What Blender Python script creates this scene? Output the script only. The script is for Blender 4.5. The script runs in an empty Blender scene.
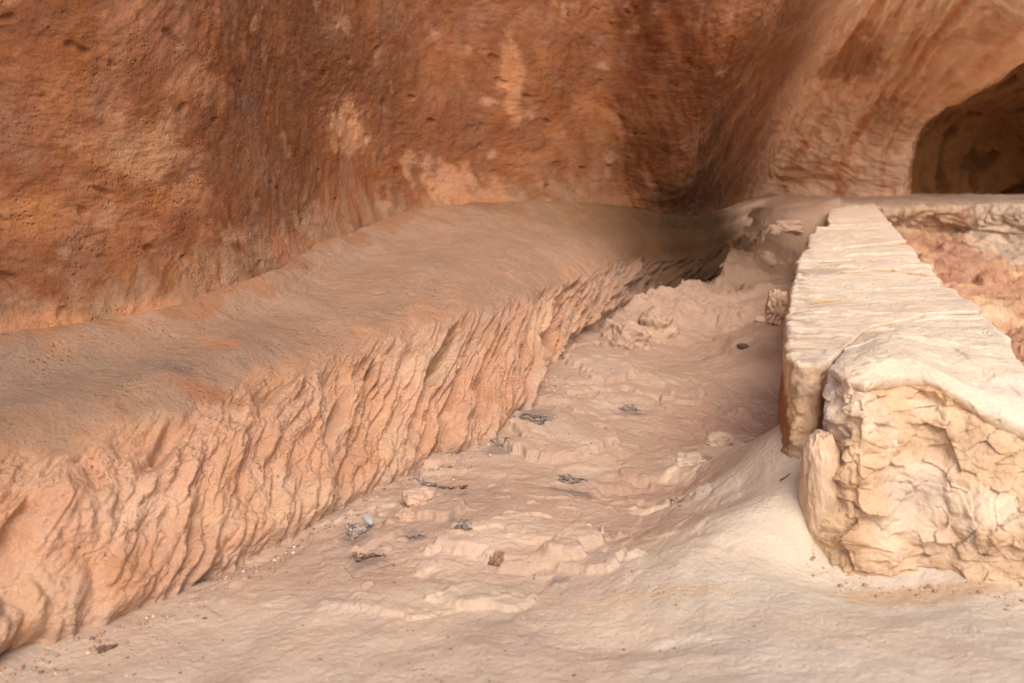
import bpy, math, random
import numpy as np
random.seed(3)
R = math.radians
scene = bpy.context.scene
COL = scene.collection

# ------------------------------------------------------------------ camera
H = 1.1
PITCH = math.atan(220 / 995.56)
F = 995.56
cp, sp = math.cos(PITCH), math.sin(PITCH)

def ray(px, py):
    a = (px - 512) / F
    b = -(py - 341.5) / F
    return np.array([a, cp + b * sp, -sp + b * cp])

def D(px, py, d):
    "point seen at a pixel, d metres forward"
    r = ray(px, py)
    return np.array([0, 0, H]) + r * (d / r[1])

def G(px, py, z):
    "point seen at a pixel, at height z"
    r = ray(px, py)
    return np.array([0, 0, H]) + r * ((z - H) / r[2])

# ------------------------------------------------------------------ noise
_rs = np.random.RandomState(7)
_perm = _rs.permutation(256).astype(np.int32)
_perm = np.concatenate([_perm, _perm])
_g = _rs.normal(size=(256, 3)); _g /= np.linalg.norm(_g, axis=1)[:, None]
_g = _g.astype(np.float32)

def noise(p):
    p = np.asarray(p, dtype=np.float32).reshape(-1, 3)
    out = np.empty(len(p), np.float32)
    for a in range(0, len(p), 200000):
        q = p[a:a + 200000]
        i = np.floor(q).astype(np.int32); f = q - i; i &= 255
        u = f * f * f * (f * (f * 6 - 15) + 10)
        r = 0
        for dx in (0, 1):
            wx = u[:, 0] if dx else 1 - u[:, 0]
            ix = _perm[i[:, 0] + dx]
            for dy in (0, 1):
                wy = u[:, 1] if dy else 1 - u[:, 1]
                iy = _perm[(ix + i[:, 1] + dy) & 255]
                for dz in (0, 1):
                    wz = u[:, 2] if dz else 1 - u[:, 2]
                    g = _g[_perm[(iy + i[:, 2] + dz) & 255]]
                    d = g[:, 0] * (f[:, 0] - dx) + g[:, 1] * (f[:, 1] - dy) + g[:, 2] * (f[:, 2] - dz)
                    r = r + d * wx * wy * wz
        out[a:a + 200000] = r
    return out * 1.5

def fbm(p, oct=4, gain=0.5):
    s, a = 0, 1.0
    for k in range(oct):
        s = s + a * noise(p * (2.03 ** k) + 17.3 * k)
        a *= gain
    return s

def ridged(p, oct=3, gain=0.5):
    s, a = 0, 1.0
    for k in range(oct):
        s = s + a * (1 - 2 * np.abs(noise(p * (2.1 ** k) + 9.1 * k)))
        a *= gain
    return s

def billow(p, oct=3, gain=0.5):
    s, a = 0, 1.0
    for k in range(oct):
        s = s + a * (2.4 * np.abs(noise(p * (2.1 ** k) + 9.1 * k)) - .55)
        a *= gain
    return s

_rc = np.random.RandomState(11).uniform(0, 1, (256, 3)).astype(np.float32)
_rt = np.random.RandomState(12).normal(size=(256, 4)).astype(np.float32)
def facets(p, tilt=1.0):
    "broken flat facets: every cell is a tilted plane with its own offset"
    p = np.asarray(p, np.float32).reshape(-1, 3); out = np.zeros(len(p), np.float32)
    for a in range(0, len(p), 150000):
        q = p[a:a + 150000]; i0 = np.floor(q).astype(np.int32)
        best = np.full(len(q), 9e9, np.float32); res = np.zeros(len(q), np.float32)
        for dx in (-1, 0, 1):
            for dy in (-1, 0, 1):
                for dz in (-1, 0, 1):
                    i = i0 + np.array([dx, dy, dz], np.int32)
                    hsh = _perm[(_perm[(_perm[i[:, 0] & 255] + i[:, 1]) & 255] + i[:, 2]) & 255]
                    d = q - (i + _rc[hsh]); d2 = (d * d).sum(1); m = d2 < best
                    val = (d * _rt[hsh, :3]).sum(1) * tilt + _rt[hsh, 3] * .35
                    res = np.where(m, val, res); best = np.where(m, d2, best)
        out[a:a + 150000] = res
    return out

def sstep(a, b, x):
    t = np.clip((x - a) / (b - a), 0, 1)
    return t * t * (3 - 2 * t)

# ------------------------------------------------------------------ mesh helpers
def make_mesh(name, V, Fq, col=None, origin=None, mat=None, parent=None):
    V = np.asarray(V, np.float64).reshape(-1, 3)
    if origin is not None:
        V = V - np.asarray(origin)
    Fq = np.asarray(Fq, np.int32)
    me = bpy.data.meshes.new(name)
    n = Fq.shape[1]
    me.vertices.add(len(V)); me.vertices.foreach_set('co', V.astype(np.float32).ravel())
    me.loops.add(Fq.size); me.loops.foreach_set('vertex_index', Fq.ravel())
    me.polygons.add(len(Fq)); me.polygons.foreach_set('loop_start', np.arange(0, Fq.size, n, dtype=np.int32))
    me.polygons.foreach_set('loop_total', np.full(len(Fq), n, np.int32))
    me.update(calc_edges=True)
    me.polygons.foreach_set('use_smooth', np.ones(len(Fq), bool))
    if col is not None:
        at = me.color_attributes.new('Col', 'FLOAT_COLOR', 'POINT')
        c = np.ones((len(V), 4), np.float32); c[:, :3] = np.clip(col, 0.004, 0.9)
        at.data.foreach_set('color', c.ravel())
    o = bpy.data.objects.new(name, me); COL.objects.link(o)
    if origin is not None:
        o.location = tuple(origin)
    if mat: me.materials.append(mat)
    if parent: o.parent = parent
    return o

def tag(o, label=None, cat=None, group=None, kind=None):
    if label: o['label'] = label
    if cat: o['category'] = cat
    if group: o['group'] = group
    if kind: o['kind'] = kind
    return o

def grid_faces(nr, nc):
    i = np.arange(nr * nc, dtype=np.int32).reshape(nr, nc)
    return np.stack([i[:-1, :-1], i[:-1, 1:], i[1:, 1:], i[1:, :-1]], -1).reshape(-1, 4)

def grid_normals(P):
    du = np.gradient(P, axis=1); dv = np.gradient(P, axis=0)
    n = np.cross(du, dv); n /= (np.linalg.norm(n, axis=2, keepdims=True) + 1e-9)
    return n

def cr(Pn, t, axis):
    "uniform Catmull-Rom along an axis, t in control index units"
    Pn = np.moveaxis(Pn, axis, 0)
    n = Pn.shape[0]
    i = np.clip(np.floor(t).astype(int), 0, n - 2); f = t - i
    ex = np.concatenate([2 * Pn[:1] - Pn[1:2], Pn, 2 * Pn[-1:] - Pn[-2:-1]])
    p0, p1, p2, p3 = ex[i], ex[i + 1], ex[i + 2], ex[i + 3]
    f = f.reshape((-1,) + (1,) * (Pn.ndim - 1))
    r = 0.5 * ((2 * p1) + (p2 - p0) * f + (2 * p0 - 5 * p1 + 4 * p2 - p3) * f ** 2 + (3 * p1 - p0 - 3 * p2 + p3) * f ** 3)
    return np.moveaxis(r, 0, axis)

def adapt(poly, n):
    "n parameters along a control polyline, evenly spaced on its apparent length"
    t = np.linspace(0, len(poly) - 1, 800)
    p = cr(poly, t, 0)
    seg = np.linalg.norm(np.diff(p, axis=0), axis=1)
    dist = np.linalg.norm(0.5 * (p[1:] + p[:-1]) - np.array([0, 0, H]), axis=1)
    w = np.concatenate([[0], np.cumsum(seg / dist ** 0.8)])
    return np.interp(np.linspace(0, w[-1], n), w, t)

def blobs(P, col, items):
    "mineral patches: (centre, radius xyz-ish, colour, strength) with a ragged edge"
    P = P.reshape(-1, 3)
    wob = fbm(P * 9.0 + 3.3, 4, .6)
    for c, r, cc, s in items:
        d = np.linalg.norm((P - np.asarray(c)) / np.asarray(r), axis=1)
        m = (1 - sstep(0.55, 1.25, d + 0.55 * wob)) * s
        col += (np.asarray(cc) - col) * m[:, None]
    return col

# ------------------------------------------------------------------ materials
def rock_mat(name, grain=60, bump=0.5, bdist=0.004, var=0.25, streak=None, rough=0.95, speck=0.0, attr=True, color=(.5, .4, .3), macro=3.0, pits=0.0):
    m = bpy.data.materials.new(name); m.use_nodes = True
    nt = m.node_tree; N = nt.nodes; L = nt.links
    bs = N['Principled BSDF']; bs.inputs['Roughness'].default_value = rough
    bs.inputs['Specular IOR Level'].default_value = 0.15
    tc = N.new('ShaderNodeTexCoord'); mp = N.new('ShaderNodeMapping'); L.new(tc.outputs['Object'], mp.inputs[0])
    if attr:
        a = N.new('ShaderNodeAttribute'); a.attribute_name = 'Col'; base = a.outputs['Color']
    else:
        a = N.new('ShaderNodeRGB'); a.outputs[0].default_value = (*color, 1); base = a.outputs[0]
    def nz(scale, det, rg=0.6, vec=None, dist=0.0):
        n = N.new('ShaderNodeTexNoise'); n.inputs['Scale'].default_value = scale; n.inputs['Detail'].default_value = det
        n.inputs['Roughness'].default_value = rg; n.inputs['Distortion'].default_value = dist
        L.new(vec or mp.outputs[0], n.inputs['Vector']); return n.outputs['Fac']
    def ramp(f, lo, hi, a0, a1):
        r = N.new('ShaderNodeMapRange'); r.inputs[1].default_value = lo; r.inputs[2].default_value = hi
        r.inputs[3].default_value = a0; r.inputs[4].default_value = a1; L.new(f, r.inputs[0]); return r.outputs[0]
    def mul(x, y, op='MULTIPLY'):
        n = N.new('ShaderNodeMath'); n.operation = op
        for i, v in enumerate((x, y)):
            if isinstance(v, (int, float)): n.inputs[i].default_value = v
            else: L.new(v, n.inputs[i])
        return n.outputs[0]
    big = ramp(nz(macro, 6, .65, dist=.6), .3, .7, 1 - var, 1 + var)
    fine = ramp(nz(grain * 2.0, 5, .8), .36, .64, 1 - var * 1.1, 1 + var * 1.1)
    tot = mul(big, fine)
    if speck:
        v = N.new('ShaderNodeTexVoronoi'); v.inputs['Scale'].default_value = grain * 1.3
        L.new(mp.outputs[0], v.inputs['Vector'])
        gate = ramp(nz(grain * .18, 2), .55, .65, 0, 1)
        sp_ = mul(ramp(v.outputs['Distance'], .10, .22, 1, 0), gate)
        tot = mul(tot, ramp(sp_, 0, 1, 1, 1 - speck))
    sc = N.new('ShaderNodeVectorMath'); sc.operation = 'SCALE'
    L.new(base, sc.inputs[0]); L.new(tot, sc.inputs['Scale'])
    hs = N.new('ShaderNodeHueSaturation')
    L.new(ramp(nz(macro * 1.7 + 1, 4), .3, .7, .92, 1.06), hs.inputs['Saturation'])
    L.new(ramp(nz(macro * 2.3 + 3, 3), .3, .7, .497, .503), hs.inputs['Hue'])
    L.new(sc.outputs[0], hs.inputs['Color']); L.new(hs.outputs[0], bs.inputs['Base Color'])
    h = mul(mul(nz(grain, 8, .68), 1.0), mul(nz(grain * .22, 6, .6), 2.2), 'ADD')
    if streak:
        m2 = N.new('ShaderNodeMapping'); m2.inputs['Scale'].default_value = streak[0]; m2.inputs['Rotation'].default_value = streak[1]
        L.new(tc.outputs['Object'], m2.inputs[0])
        st = nz(1.0, 5, .6, m2.outputs[0], .4)
        h = mul(h, mul(st, streak[2]), 'ADD')
    if pits:
        v = N.new('ShaderNodeTexVoronoi'); v.inputs['Scale'].default_value = grain * .8
        L.new(mp.outputs[0], v.inputs['Vector'])
        gate = ramp(nz(grain * .12, 2), .5, .62, 0, 1)
        h = mul(h, mul(mul(ramp(v.outputs['Distance'], .05, .35, 1, 0), gate), pits), 'SUBTRACT')
    b = N.new('ShaderNodeBump'); b.inputs['Strength'].default_value = bump; b.inputs['Distance'].default_value = bdist
    L.new(h, b.inputs['Height']); L.new(b.outputs[0], bs.inputs['Normal'])
    return m

M_WALL = rock_mat('orange_sandstone', grain=75, bump=.7, bdist=.010, var=.15, macro=2.5, speck=.35, pits=1.0)
M_FACE = rock_mat('chiselled_sandstone', grain=80, bump=1.0, bdist=.008, var=.12, macro=4, pits=.8)
M_GROUND = rock_mat('dusty_bedrock', grain=90, bump=.8, bdist=.0045, var=.09, macro=3, speck=.25, pits=.8)
M_BLOCK = rock_mat('pale_sandstone', grain=60, bump=.7, bdist=.005, var=.09, macro=5, speck=.2, pits=1.2,
                   streak=((3.0, 22, 22), (0, 0, R(9)), .6))
M_RED = rock_mat('red_banded_rock', grain=40, bump=.8, bdist=.010, var=.2, macro=4)

# ------------------------------------------------------------------ ground height (through measured points)
hp = [G(*p) for p in [
    (-300, 760, -.02), (0, 690, 0), (100, 640, 0), (0, 760, .03), (200, 660, .0), (165, 608, -.01), (290, 545, -.01), (417, 478, -.01), (516, 425, .02),
    (565, 355, .08), (640, 305, .17), (680, 278, .24), (720, 265, .27),
    (350, 600, .02), (300, 660, .03), (480, 510, .02), (450, 560, .035), (560, 500, .005), (560, 540, .03), (600, 585, .05), (560, 590, .02),
    (620, 480, -.02), (650, 500, .0), (640, 440, -.01), (600, 400, .02), (690, 440, -.02), (700, 400, 0), (700, 360, .02), (740, 400, -.02), (765, 400, -.03),
    (740, 368, .03), (760, 345, .10), (772, 325, .15), (740, 330, .07), (700, 320, .09), (650, 330, .08), (725, 290, .16), (762, 290, .20),
    (700, 470, .065), (730, 452, .125), (760, 433, .20), (787, 418, .31), (775, 424, .26), (770, 475, .195), (740, 480, .15), (720, 470, .10), (803, 408, .335), (812, 409, .33), (790, 398, -.03),
    (660, 500, .03), (640, 530, .02), (700, 520, .10), (755, 500, .16), (790, 460, .235), (812, 440, .29), (812, 470, .23), (810, 510, .17), (770, 530, .135),
    (813, 548, .09), (838, 570, .06), (900, 575, .07), (955, 583, .08), (1024, 608, .09), (1090, 640, .09),
    (700, 600, .09), (620, 640, .05), (500, 640, .05), (400, 683, .03), (560, 683, .07), (800, 640, .1), (900, 683, .13), (1024, 683, .14), (1000, 640, .13), (720, 683, .1),
    (500, 900, .05), (900, 900, .14), (100, 850, .05),
    (730, 250, .32), (762, 258, .27), (772, 238, .33), (760, 225, .42), (790, 228, .38), (775, 212, .49), (740, 232, .36), (735, 212, .42),
    (760, 198, .5), (830, 198, .5), (900, 199, .49), (1020, 200, .48), (1200, 201, .48), (820, 206, .49), (900, 208, .48), (1024, 211, .45), (1150, 214, .43),
    (925, 225, .36), (1024, 235, .3), (960, 262, .2), (1024, 290, .1), (985, 300, .08), (1024, 340, .0), (1100, 300, .05), (1150, 400, -.05), (1200, 250, .2),
]]
hp += [np.array(p, float) for p in [(-2.2, 2.2, -.05), (-1.5, 3.6, -.05), (-1, 5, .0), (0, 6.5, .1), (0.2, 7.8, .3), (1.3, 8.6, .5), (3.3, 9.6, .2), (5, 9.4, .2), (3, 12, .1), (6, 9.5, .1), (.80, 3.15, .0), (.74, 3.35, -.02), (4.5, 6, .0),
                                    (3.5, 3.5, -.15), (3, 1.5, .05), (-2, 0.5, 0), (0, 0.3, .06), (2, 0.3, .1)]]
hp = np.array(hp)
def tps(r2): return np.where(r2 > 1e-12, 0.5 * r2 * np.log(r2 + 1e-12), 0)
_A = hp[:, :2]; n_ = len(_A)
K = tps(((_A[:, None] - _A[None]) ** 2).sum(-1)) + np.eye(n_) * 0.001
Pm = np.c_[np.ones(n_), _A]
W = np.linalg.solve(np.block([[K, Pm], [Pm.T, np.zeros((3, 3))]]), np.r_[hp[:, 2], 0, 0, 0])
def height(x, y):
    x = np.asarray(x, float); y = np.asarray(y, float); sh = x.shape
    q = np.c_[np.clip(x.ravel(), -2.6, 6), np.clip(y.ravel(), .2, 10)]
    out = np.full(len(q), W[n_]) + q @ W[n_ + 1:]
    for k in range(n_):
        out += W[k] * tps((q[:, 0] - _A[k, 0]) ** 2 + (q[:, 1] - _A[k, 1]) ** 2)
    return np.clip(out, -.25, .6).reshape(sh)

def dens(segs):
    out = []
    for a, b, n in segs: out.append(np.linspace(a, b, n, endpoint=False))
    return np.concatenate(out + [[segs[-1][1]]])

PAR_A = np.array([1.0, 2.35]); PAR_B = np.array([2.28, 6.9])      # centre line of the parapet in plan
def right_of_parapet(x, y):
    d = PAR_B - PAR_A; d = d / np.linalg.norm(d)
    return (x - PAR_A[0]) * d[1] - (y - PAR_A[1]) * d[0]

FEAT = [(G(px, py, .03)[:2], rr, hh) for px, py, rr, hh in ((520, 545, (.24, .15), .030), (590, 560, (.12, .12), .018), (440, 505, (.09, .10), .022), (560, 430, (.20, .26), .028), (600, 370, (.16, .30), .03), (420, 600, (.22, .09), .009),
        (650, 455, (.13, .12), .016), (480, 600, (.15, .07), .014), (640, 485, (.16, .15), -.028), (710, 400, (.25, .35), -.015), (470, 470, (.1, .1), -.012), (700, 340, (.15, .25), -.012))]
def ground_detail(P):
    x, y = P[:, 0], P[:, 1]
    q = np.c_[x, y, 0 * x]
    w = np.c_[noise(q * 2.5 + 5), noise(q * 2.5 + 31), 0 * x] * .12
    # direction of the long folds: from far right to near left
    ca, sa = math.cos(R(52)), math.sin(R(52))
    u = (x * ca + y * sa); v = (-x * sa + y * ca)
    folds = noise(np.c_[u * 1.3, v * 5.0, 0 * x] + w * 3)
    near = 1 - sstep(3.0, 4.2, y)
    h = .014 * folds * near
    h += .010 * fbm((q + w) * 5, 3)
    rough = .35 + .65 * sstep(.0, .45, noise(q * 1.7 + 40) + .25 * noise(q * 6))
    rough *= 1 - .8 * (1 - sstep(1.95, 2.3, y + .2 * noise(q * 2)))
    rough *= 1 - .9 * sstep(.0, .3, right_of_parapet(x, y) + .62 + .1 * noise(q * 4)) * (1 - sstep(2.9, 3.1, y))
    h += rough * .0055 * fbm(q * 20, 5, .6)
    h += rough * .004 * facets(q * 13 + w * 8, .8) * sstep(-.1, .3, noise(q * 2.6 + 70))
    # broken crust steps
    t = noise((q + w) * 3.1 + 8) + .25 * noise(q * 14)
    h += .016 * sstep(.10, .14, t) * rough
    t2 = noise((q + w) * 4.7 + 60) + .3 * noise(q * 17 + 2)
    h += .011 * sstep(.2, .23, t2) * rough
    # worn bedrock plateaus with ragged rims, and silt-filled hollows between them
    wob = .35 * fbm((q + w) * 7, 4, .6)
    for (fx, fy), (rx, ry), hh in FEAT:
        dd = np.sqrt(((x - fx) / rx) ** 2 + ((y - fy) / ry) ** 2) + wob
        h += hh * (1 - sstep(.75, .95 if hh > 0 else 1.4, dd))
    # coarser relief in the far part of the channel
    far = sstep(4.1, 6.0, y) * (1 - .85 * sstep(6.5, 7.1, y))
    h += far * (.032 * billow((q + w) * 3.4 + 4, 4) + .012 * facets(q * 9 + w * 6, .8))
    h += .5 * far * .03 * fbm(q * 9, 4, .6)
    h += .0015 * fbm(q * 60, 2)
    return h

xs = dens([(-60, -10, 12), (-10, -2.5, 30), (-2.5, -1.35, 60), (-1.35, 1.5, 700), (1.5, 3.2, 170), (3.2, 6, 40), (6, 10, 15), (10, 60, 12)])
ys = dens([(-40, -5, 10), (-5, 1.2, 50), (1.2, 1.5, 50), (1.5, 3.6, 560), (3.6, 5.5, 300), (5.5, 9, 200), (9, 14, 20), (14, 90, 14)])
X, Y = np.meshgrid(xs, ys)
Z = height(X, Y)
P = np.stack([X, Y, Z], -1).reshape(-1, 3)
P[:, 2] += ground_detail(P)
rp = right_of_parapet(P[:, 0], P[:, 1])
P[:, 2] -= .45 * sstep(0, .08, rp) * (P[:, 1] > 2.6)                 # the bank beyond the parapet is its own rock
# sunk joint where channel meets cut face
PALE = (.54, .435, .335); CHAN = (.46, .312, .222); PINK = (.40, .255, .18); CREAM = (.66, .565, .445)
col = np.tile(np.array(CHAN), (len(P), 1)).astype(float)
def mixc(col, c, m): col += (np.asarray(c) - col) * m[:, None]
q = np.c_[P[:, 0], P[:, 1], 0 * P[:, 0]]
wn = fbm(q * 4, 4)
# plaster apron in front of the parapet
mixc(col, PALE, sstep(-.75, -.25, rp + .18 * wn) * (1 - sstep(3.1, 3.5, P[:, 1])))
mixc(col, CREAM, .95 * sstep(.0, .7, P[:, 0] + .2 * wn) * (1 - sstep(2.0, 2.5, P[:, 1])))
mixc(col, PALE, .55 * (1 - sstep(1.95, 2.35, P[:, 1] + .15 * wn)))
mixc(col, (.56, .41, .30), .5 * sstep(.05, .3, noise(q * 3 + 77) + .3 * wn))
mixc(col, PINK, .6 * sstep(3.9, 4.6, P[:, 1]) * (1 - sstep(6.2, 7, P[:, 1])))
g = lambda px, py, z=0.03: G(px, py, z)
col = blobs(P, col, [
    (g(640, 480), (.22, .16, 9), (.46, .29, .205), .8), (g(700, 410), (.22, .3, 9), (.46, .29, .21), .7), (g(600, 520), (.15, .1, 9), (.44, .29, .21), .6),
    (g(690, 465), (.08, .1, 9), (.62, .47, .34), .9), (g(650, 495), (.09, .08, 9), (.60, .45, .32), .8), (g(722, 438), (.06, .1, 9), (.62, .47, .33), .8),
    (g(520, 540), (.2, .12, 9), (.57, .40, .28), .8), (g(440, 620), (.12, .12, 9), (.58, .43, .3), .7), (g(960, 545, .08), (.3, .1, 9), (.52, .34, .2), .6),
    (g(920, 580, .1), (.22, .05, 9), (.50, .34, .21), .8), (g(562, 580, .03), (.04, .025, 9), (.30, .23, .19), .9), (g(690, 640, .08), (.08, .04, 9), (.72, .62, .5), .8),
    (g(640, 605, .05), (.2, .03, 9), (.55, .39, .24), .5),
    
])
DEBRIS = [(356, 531, .075, .10), (366, 558, .10, .05), (416, 536, .05, .05), (464, 525, .05, .08), (428, 484, .14, .03), (536, 420, .12, .12), (499, 443, .08, .08),
          (571, 481, .12, .08), (632, 408, .11, .10), (675, 503, .05, .05), (455, 488, .10, .02), (452, 515, .03, .06)]
col = blobs(P, col, [(g(px, py), (w_ * .6, d_ * .6, 9), (.24, .175, .14), .75) for px, py, w_, d_ in DEBRIS])
c_ = G(722, 232, .37)  # shade of the corner hollow, with its stain, painted into the ground colour
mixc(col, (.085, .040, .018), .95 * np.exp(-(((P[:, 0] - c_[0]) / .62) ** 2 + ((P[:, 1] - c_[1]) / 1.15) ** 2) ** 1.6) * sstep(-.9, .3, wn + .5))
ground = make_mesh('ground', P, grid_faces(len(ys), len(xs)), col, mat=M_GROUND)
tag(ground, kind='structure')

# ------------------------------------------------------------------ the rock bank beyond the parapet
BZ = [.49, .465, .27, .08, -.06, -.1]
BC = [[(762, 199), (770, 206), (845, 232), (868, 262), (900, 310), (960, 400)],
      [(835, 198), (838, 206), (885, 232), (915, 265), (960, 315), (1010, 400)],
      [(900, 198), (902, 207), (925, 232), (960, 268), (1010, 320), (1080, 410)],
      [(965, 198), (968, 208), (985, 236), (1015, 272), (1070, 330), (1150, 420)],
      [(1024, 199), (1028, 211), (1045, 240), (1075, 275), (1130, 335), (1230, 430)],
      [(1150, 200), (1155, 214), (1170, 245), (1200, 280), (1270, 340), (1400, 440)],
      [(1400, 202), (1405, 218), (1420, 250), (1450, 290), (1550, 350), (1750, 460)]]
bn_ = []
for c in BC:
    pts = [G(px, py, z) for (px, py), z in zip(c, BZ)]
    b0 = pts[0] * [1, 1, 0]; dr = b0 / np.linalg.norm(b0)
    bn_.append([pts[0] + dr * 3.0 + [0, 0, -.6], pts[0] + dr * .7 + [0, 0, -.05]] + pts)
BN = np.array(bn_).transpose(1, 0, 2)
tcb = adapt(BN[3], 620); trb = np.concatenate([np.linspace(0, 1, 10, endpoint=False), np.linspace(1, 7, 480)])
SB = cr(cr(BN, trb, 0), tcb, 1)
P = SB.reshape(-1, 3)
X, Y = SB[..., 0], SB[..., 1]
nb_ = grid_normals(SB).reshape(-1, 3); nb_ = nb_ * np.sign(nb_[:, 2].mean())
q = np.c_[P[:, 0], P[:, 1], P[:, 2]]
w = np.c_[noise(q * 2 + 5), noise(q * 2 + 31), 0 * q[:, 0]] * .25
ca, sa = math.cos(R(-20)), math.sin(R(-20))
uu = (q[:, 0] * ca + q[:, 1] * sa); vv = (-q[:, 0] * sa + q[:, 1] * ca)
crag = ridged(np.c_[uu * 1.6, vv * 4.5, q[:, 2] * 6] + w * 2, 5, .55)
slope = 1 - sstep(6.8, 7.15, P[:, 1] + .15 * w[:, 0] * 4)
trf = trb.repeat(len(tcb))
slope = sstep(2.6, 3.3, trf + .6 * w[:, 0] * 4)
dsp = slope * .65 * (.06 * billow(np.c_[uu * 2.2, vv * 5, q[:, 2] * 6] + w * 2, 4, .55) + .035 * facets(np.c_[uu * 4, vv * 7, q[:, 2] * 6] + w * 2, .6) + .03 * crag) + .012 * fbm(q * 6, 4)
P = P + nb_ * dsp[:, None]
col = np.tile(np.array((.52, .31, .18)), (len(P), 1)).astype(float)
bn = noise(np.c_[uu * 1.2, vv * 3.5, q[:, 2] * 3] + w * 2 + 50) + .4 * fbm(q * 8, 3)
mixc(col, (.40, .205, .14), .7 * sstep(-.1, .25, bn))
mixc(col, (.62, .44, .29), .7 * (1 - sstep(-.45, -.15, bn)))
mixc(col, (.60, .45, .33), (1 - slope))
col = blobs(P, col, [(G(950, 225, .4), (.45, .4, 9), (.38, .18, .12), .5), (G(900, 235, .4), (.25, .3, 9), (.36, .2, .15), .5), (G(1000, 212, .45), (.22, .5, 9), (.58, .46, .34), .9),
                     (G(1018, 222, .4), (.12, .2, 9), (.32, .25, .2), .6), (G(970, 270, .2), (.25, .3, 9), (.6, .40, .24), .7)])
bank = make_mesh('rock_bank', P, grid_faces(len(trb), len(tcb)), col, mat=M_RED)
tag(bank, kind='structure')

# ------------------------------------------------------------------ cut ledge along the cliff foot
C0 = [(-420, 470, .47), (-200, 405, .48), (0, 350, .5), (130, 328, .5), (250, 288, .54), (350, 240, .58), (438, 215, .63), (525, 208, .64), (613, 211, .60), (660, 220, .55), (712, 220, .50), (750, 208, .49), (776, 199, .49)]
C1 = [(-420, 640, .34), (-200, 545, .35), (0, 464, .36), (130, 436, .35), (260, 383, .38), (385, 330, .42), (500, 292, .45), (570, 276, .41), (636, 254, .40), (676, 254, .37), (712, 249, .36), (744, 234, .38), (768, 213, .46)]
C2 = [(-420, 920, 0), (-200, 780, 0), (0, 668, 0), (165, 605, 0), (290, 542, 0), (417, 474, 0), (516, 422, .03), (562, 352, .09), (640, 300, .18), (684, 290, .18), (720, 278, .21), (752, 254, .28), (774, 228, .40)]
C0 = np.array([G(*p) for p in C0]); C1 = np.array([G(*p) for p in C1]); C2 = np.array([G(*p) for p in C2])
tan = np.gradient(C0, axis=0); tan[:, 2] = 0; tan /= np.linalg.norm(tan, axis=1)[:, None]
back = np.stack([-tan[:, 1], tan[:, 0], 0 * tan[:, 0]], 1)
rows = [C0 + back * .3 + [0, 0, -.02], C0 + [0, 0, .035], C0 * .66 + C1 * .34 + [0, 0, .004], C0 * .3 + C1 * .7 + [0, 0, .020], C1 + back * .02 + [0, 0, -.008],
        C1 * .72 + C2 * .28 + [0, 0, .02] - back * .015, C1 * .4 + C2 * .6 - back * .01, C2, C2 + [0, 0, -.22] - back * .03]
NET = np.stack(rows)
tc_ = adapt(C1, 1250)
rv = np.array([0, 1, 2, 3, 3.6, 4, 5, 6, 7, 8])
tr_ = np.concatenate([np.linspace(0, 1, 10, endpoint=False), np.linspace(1, 3.3, 170, endpoint=False), np.linspace(3.3, 7.2, 330, endpoint=False), np.linspace(7.2, 8, 12)])
S = cr(cr(NET, tr_, 0), tc_, 1)
nrm = grid_normals(S)
if nrm[250, 600, 0] < 0: nrm = -nrm
arc = np.concatenate([[0], np.cumsum(np.linalg.norm(np.diff(cr(C2 * .5 + C1 * .5, tc_, 0), axis=0), axis=1))])
V_ = np.clip((7 - tr_) / 3.3, 0, 1.2)                      # 0 at the foot, ~1 at the lip
A_, T_ = np.meshgrid(arc, V_)
Af, Tf = A_.ravel(), T_.ravel()
Sp = S.reshape(-1, 3)
jit = fbm(np.c_[Af * 3, Tf * 1.6, 0 * Af], 3)
shear = Af - (.20 + .34 * sstep(1.2, 2.6, Af - Af.min() - arc[np.argmin(np.abs(tc_ - 2))] + 1.0)) * Tf ** 1.25 + .055 * jit
fg = billow(np.c_[shear * 6.5, Tf * .75, 0 * Af + 2], 2, .5)
fine = billow(np.c_[shear * 15, Tf * 3.0, 0 * Af + 7], 2, .5)
broad = noise(np.c_[shear * 3.3, Tf * .9, 0 * Af + 11])
amp = .20 + 1.15 * sstep(-.5, .4, noise(np.c_[Af * 2.2, Tf * 2.0, 0 * Af + 20]))
cut = noise(np.c_[shear * 6.5, Tf * 1.7, 0 * Af + 33])      
slots = sstep(.30, .52, cut)
edge = noise(np.c_[Af * 5, Tf * 0, 0 * Af + 3]) * .13 + noise(np.c_[Af * 14, 0 * Tf, 0 * Af + 9]) * .06
kf = sstep(2.6, 3.8, Sp[:, 1])
facem = (1 - sstep(.80 - .28 * kf, 1.02 - .1 * kf, Tf + edge)) * (1 - sstep(11, 13, Af)) 
fade = 1 - .6 * sstep(.72, 1, Tf)
disp = facem * (amp * (.032 * fg + .012 * fine) + .024 * broad - .055 * slots - .002)
disp += facem * (.022 * np.exp(-((Tf - .16) / .10) ** 2) - .03 * np.exp(-(Tf / .05) ** 2)) * (.7 + 1.6 * noise(np.c_[Af * 7, 0 * Tf, 0 * Af + 90]))
disp += facem * .005 * fbm(Sp * 34, 4, .65)
marks = noise(np.c_[(Af - .42 * Tf) * 34, Tf * 2.2, 0 * Af + 51])
disp -= facem * .007 * sstep(.25, .5, marks) * sstep(-.1, .3, noise(Sp * 4 + 19))
lumps = facem * (.014 * billow(np.c_[shear * 9, Tf * 4.2, 0 * Af + 70], 2) + .004 * facets(np.c_[shear * 26, Tf * 8, 0 * Af], .8))
disp += lumps
ledgem = 1 - facem
disp += ledgem * (.012 * fbm(Sp * 2.3, 3) + .0018 * fbm(Sp * 18, 3))
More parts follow.
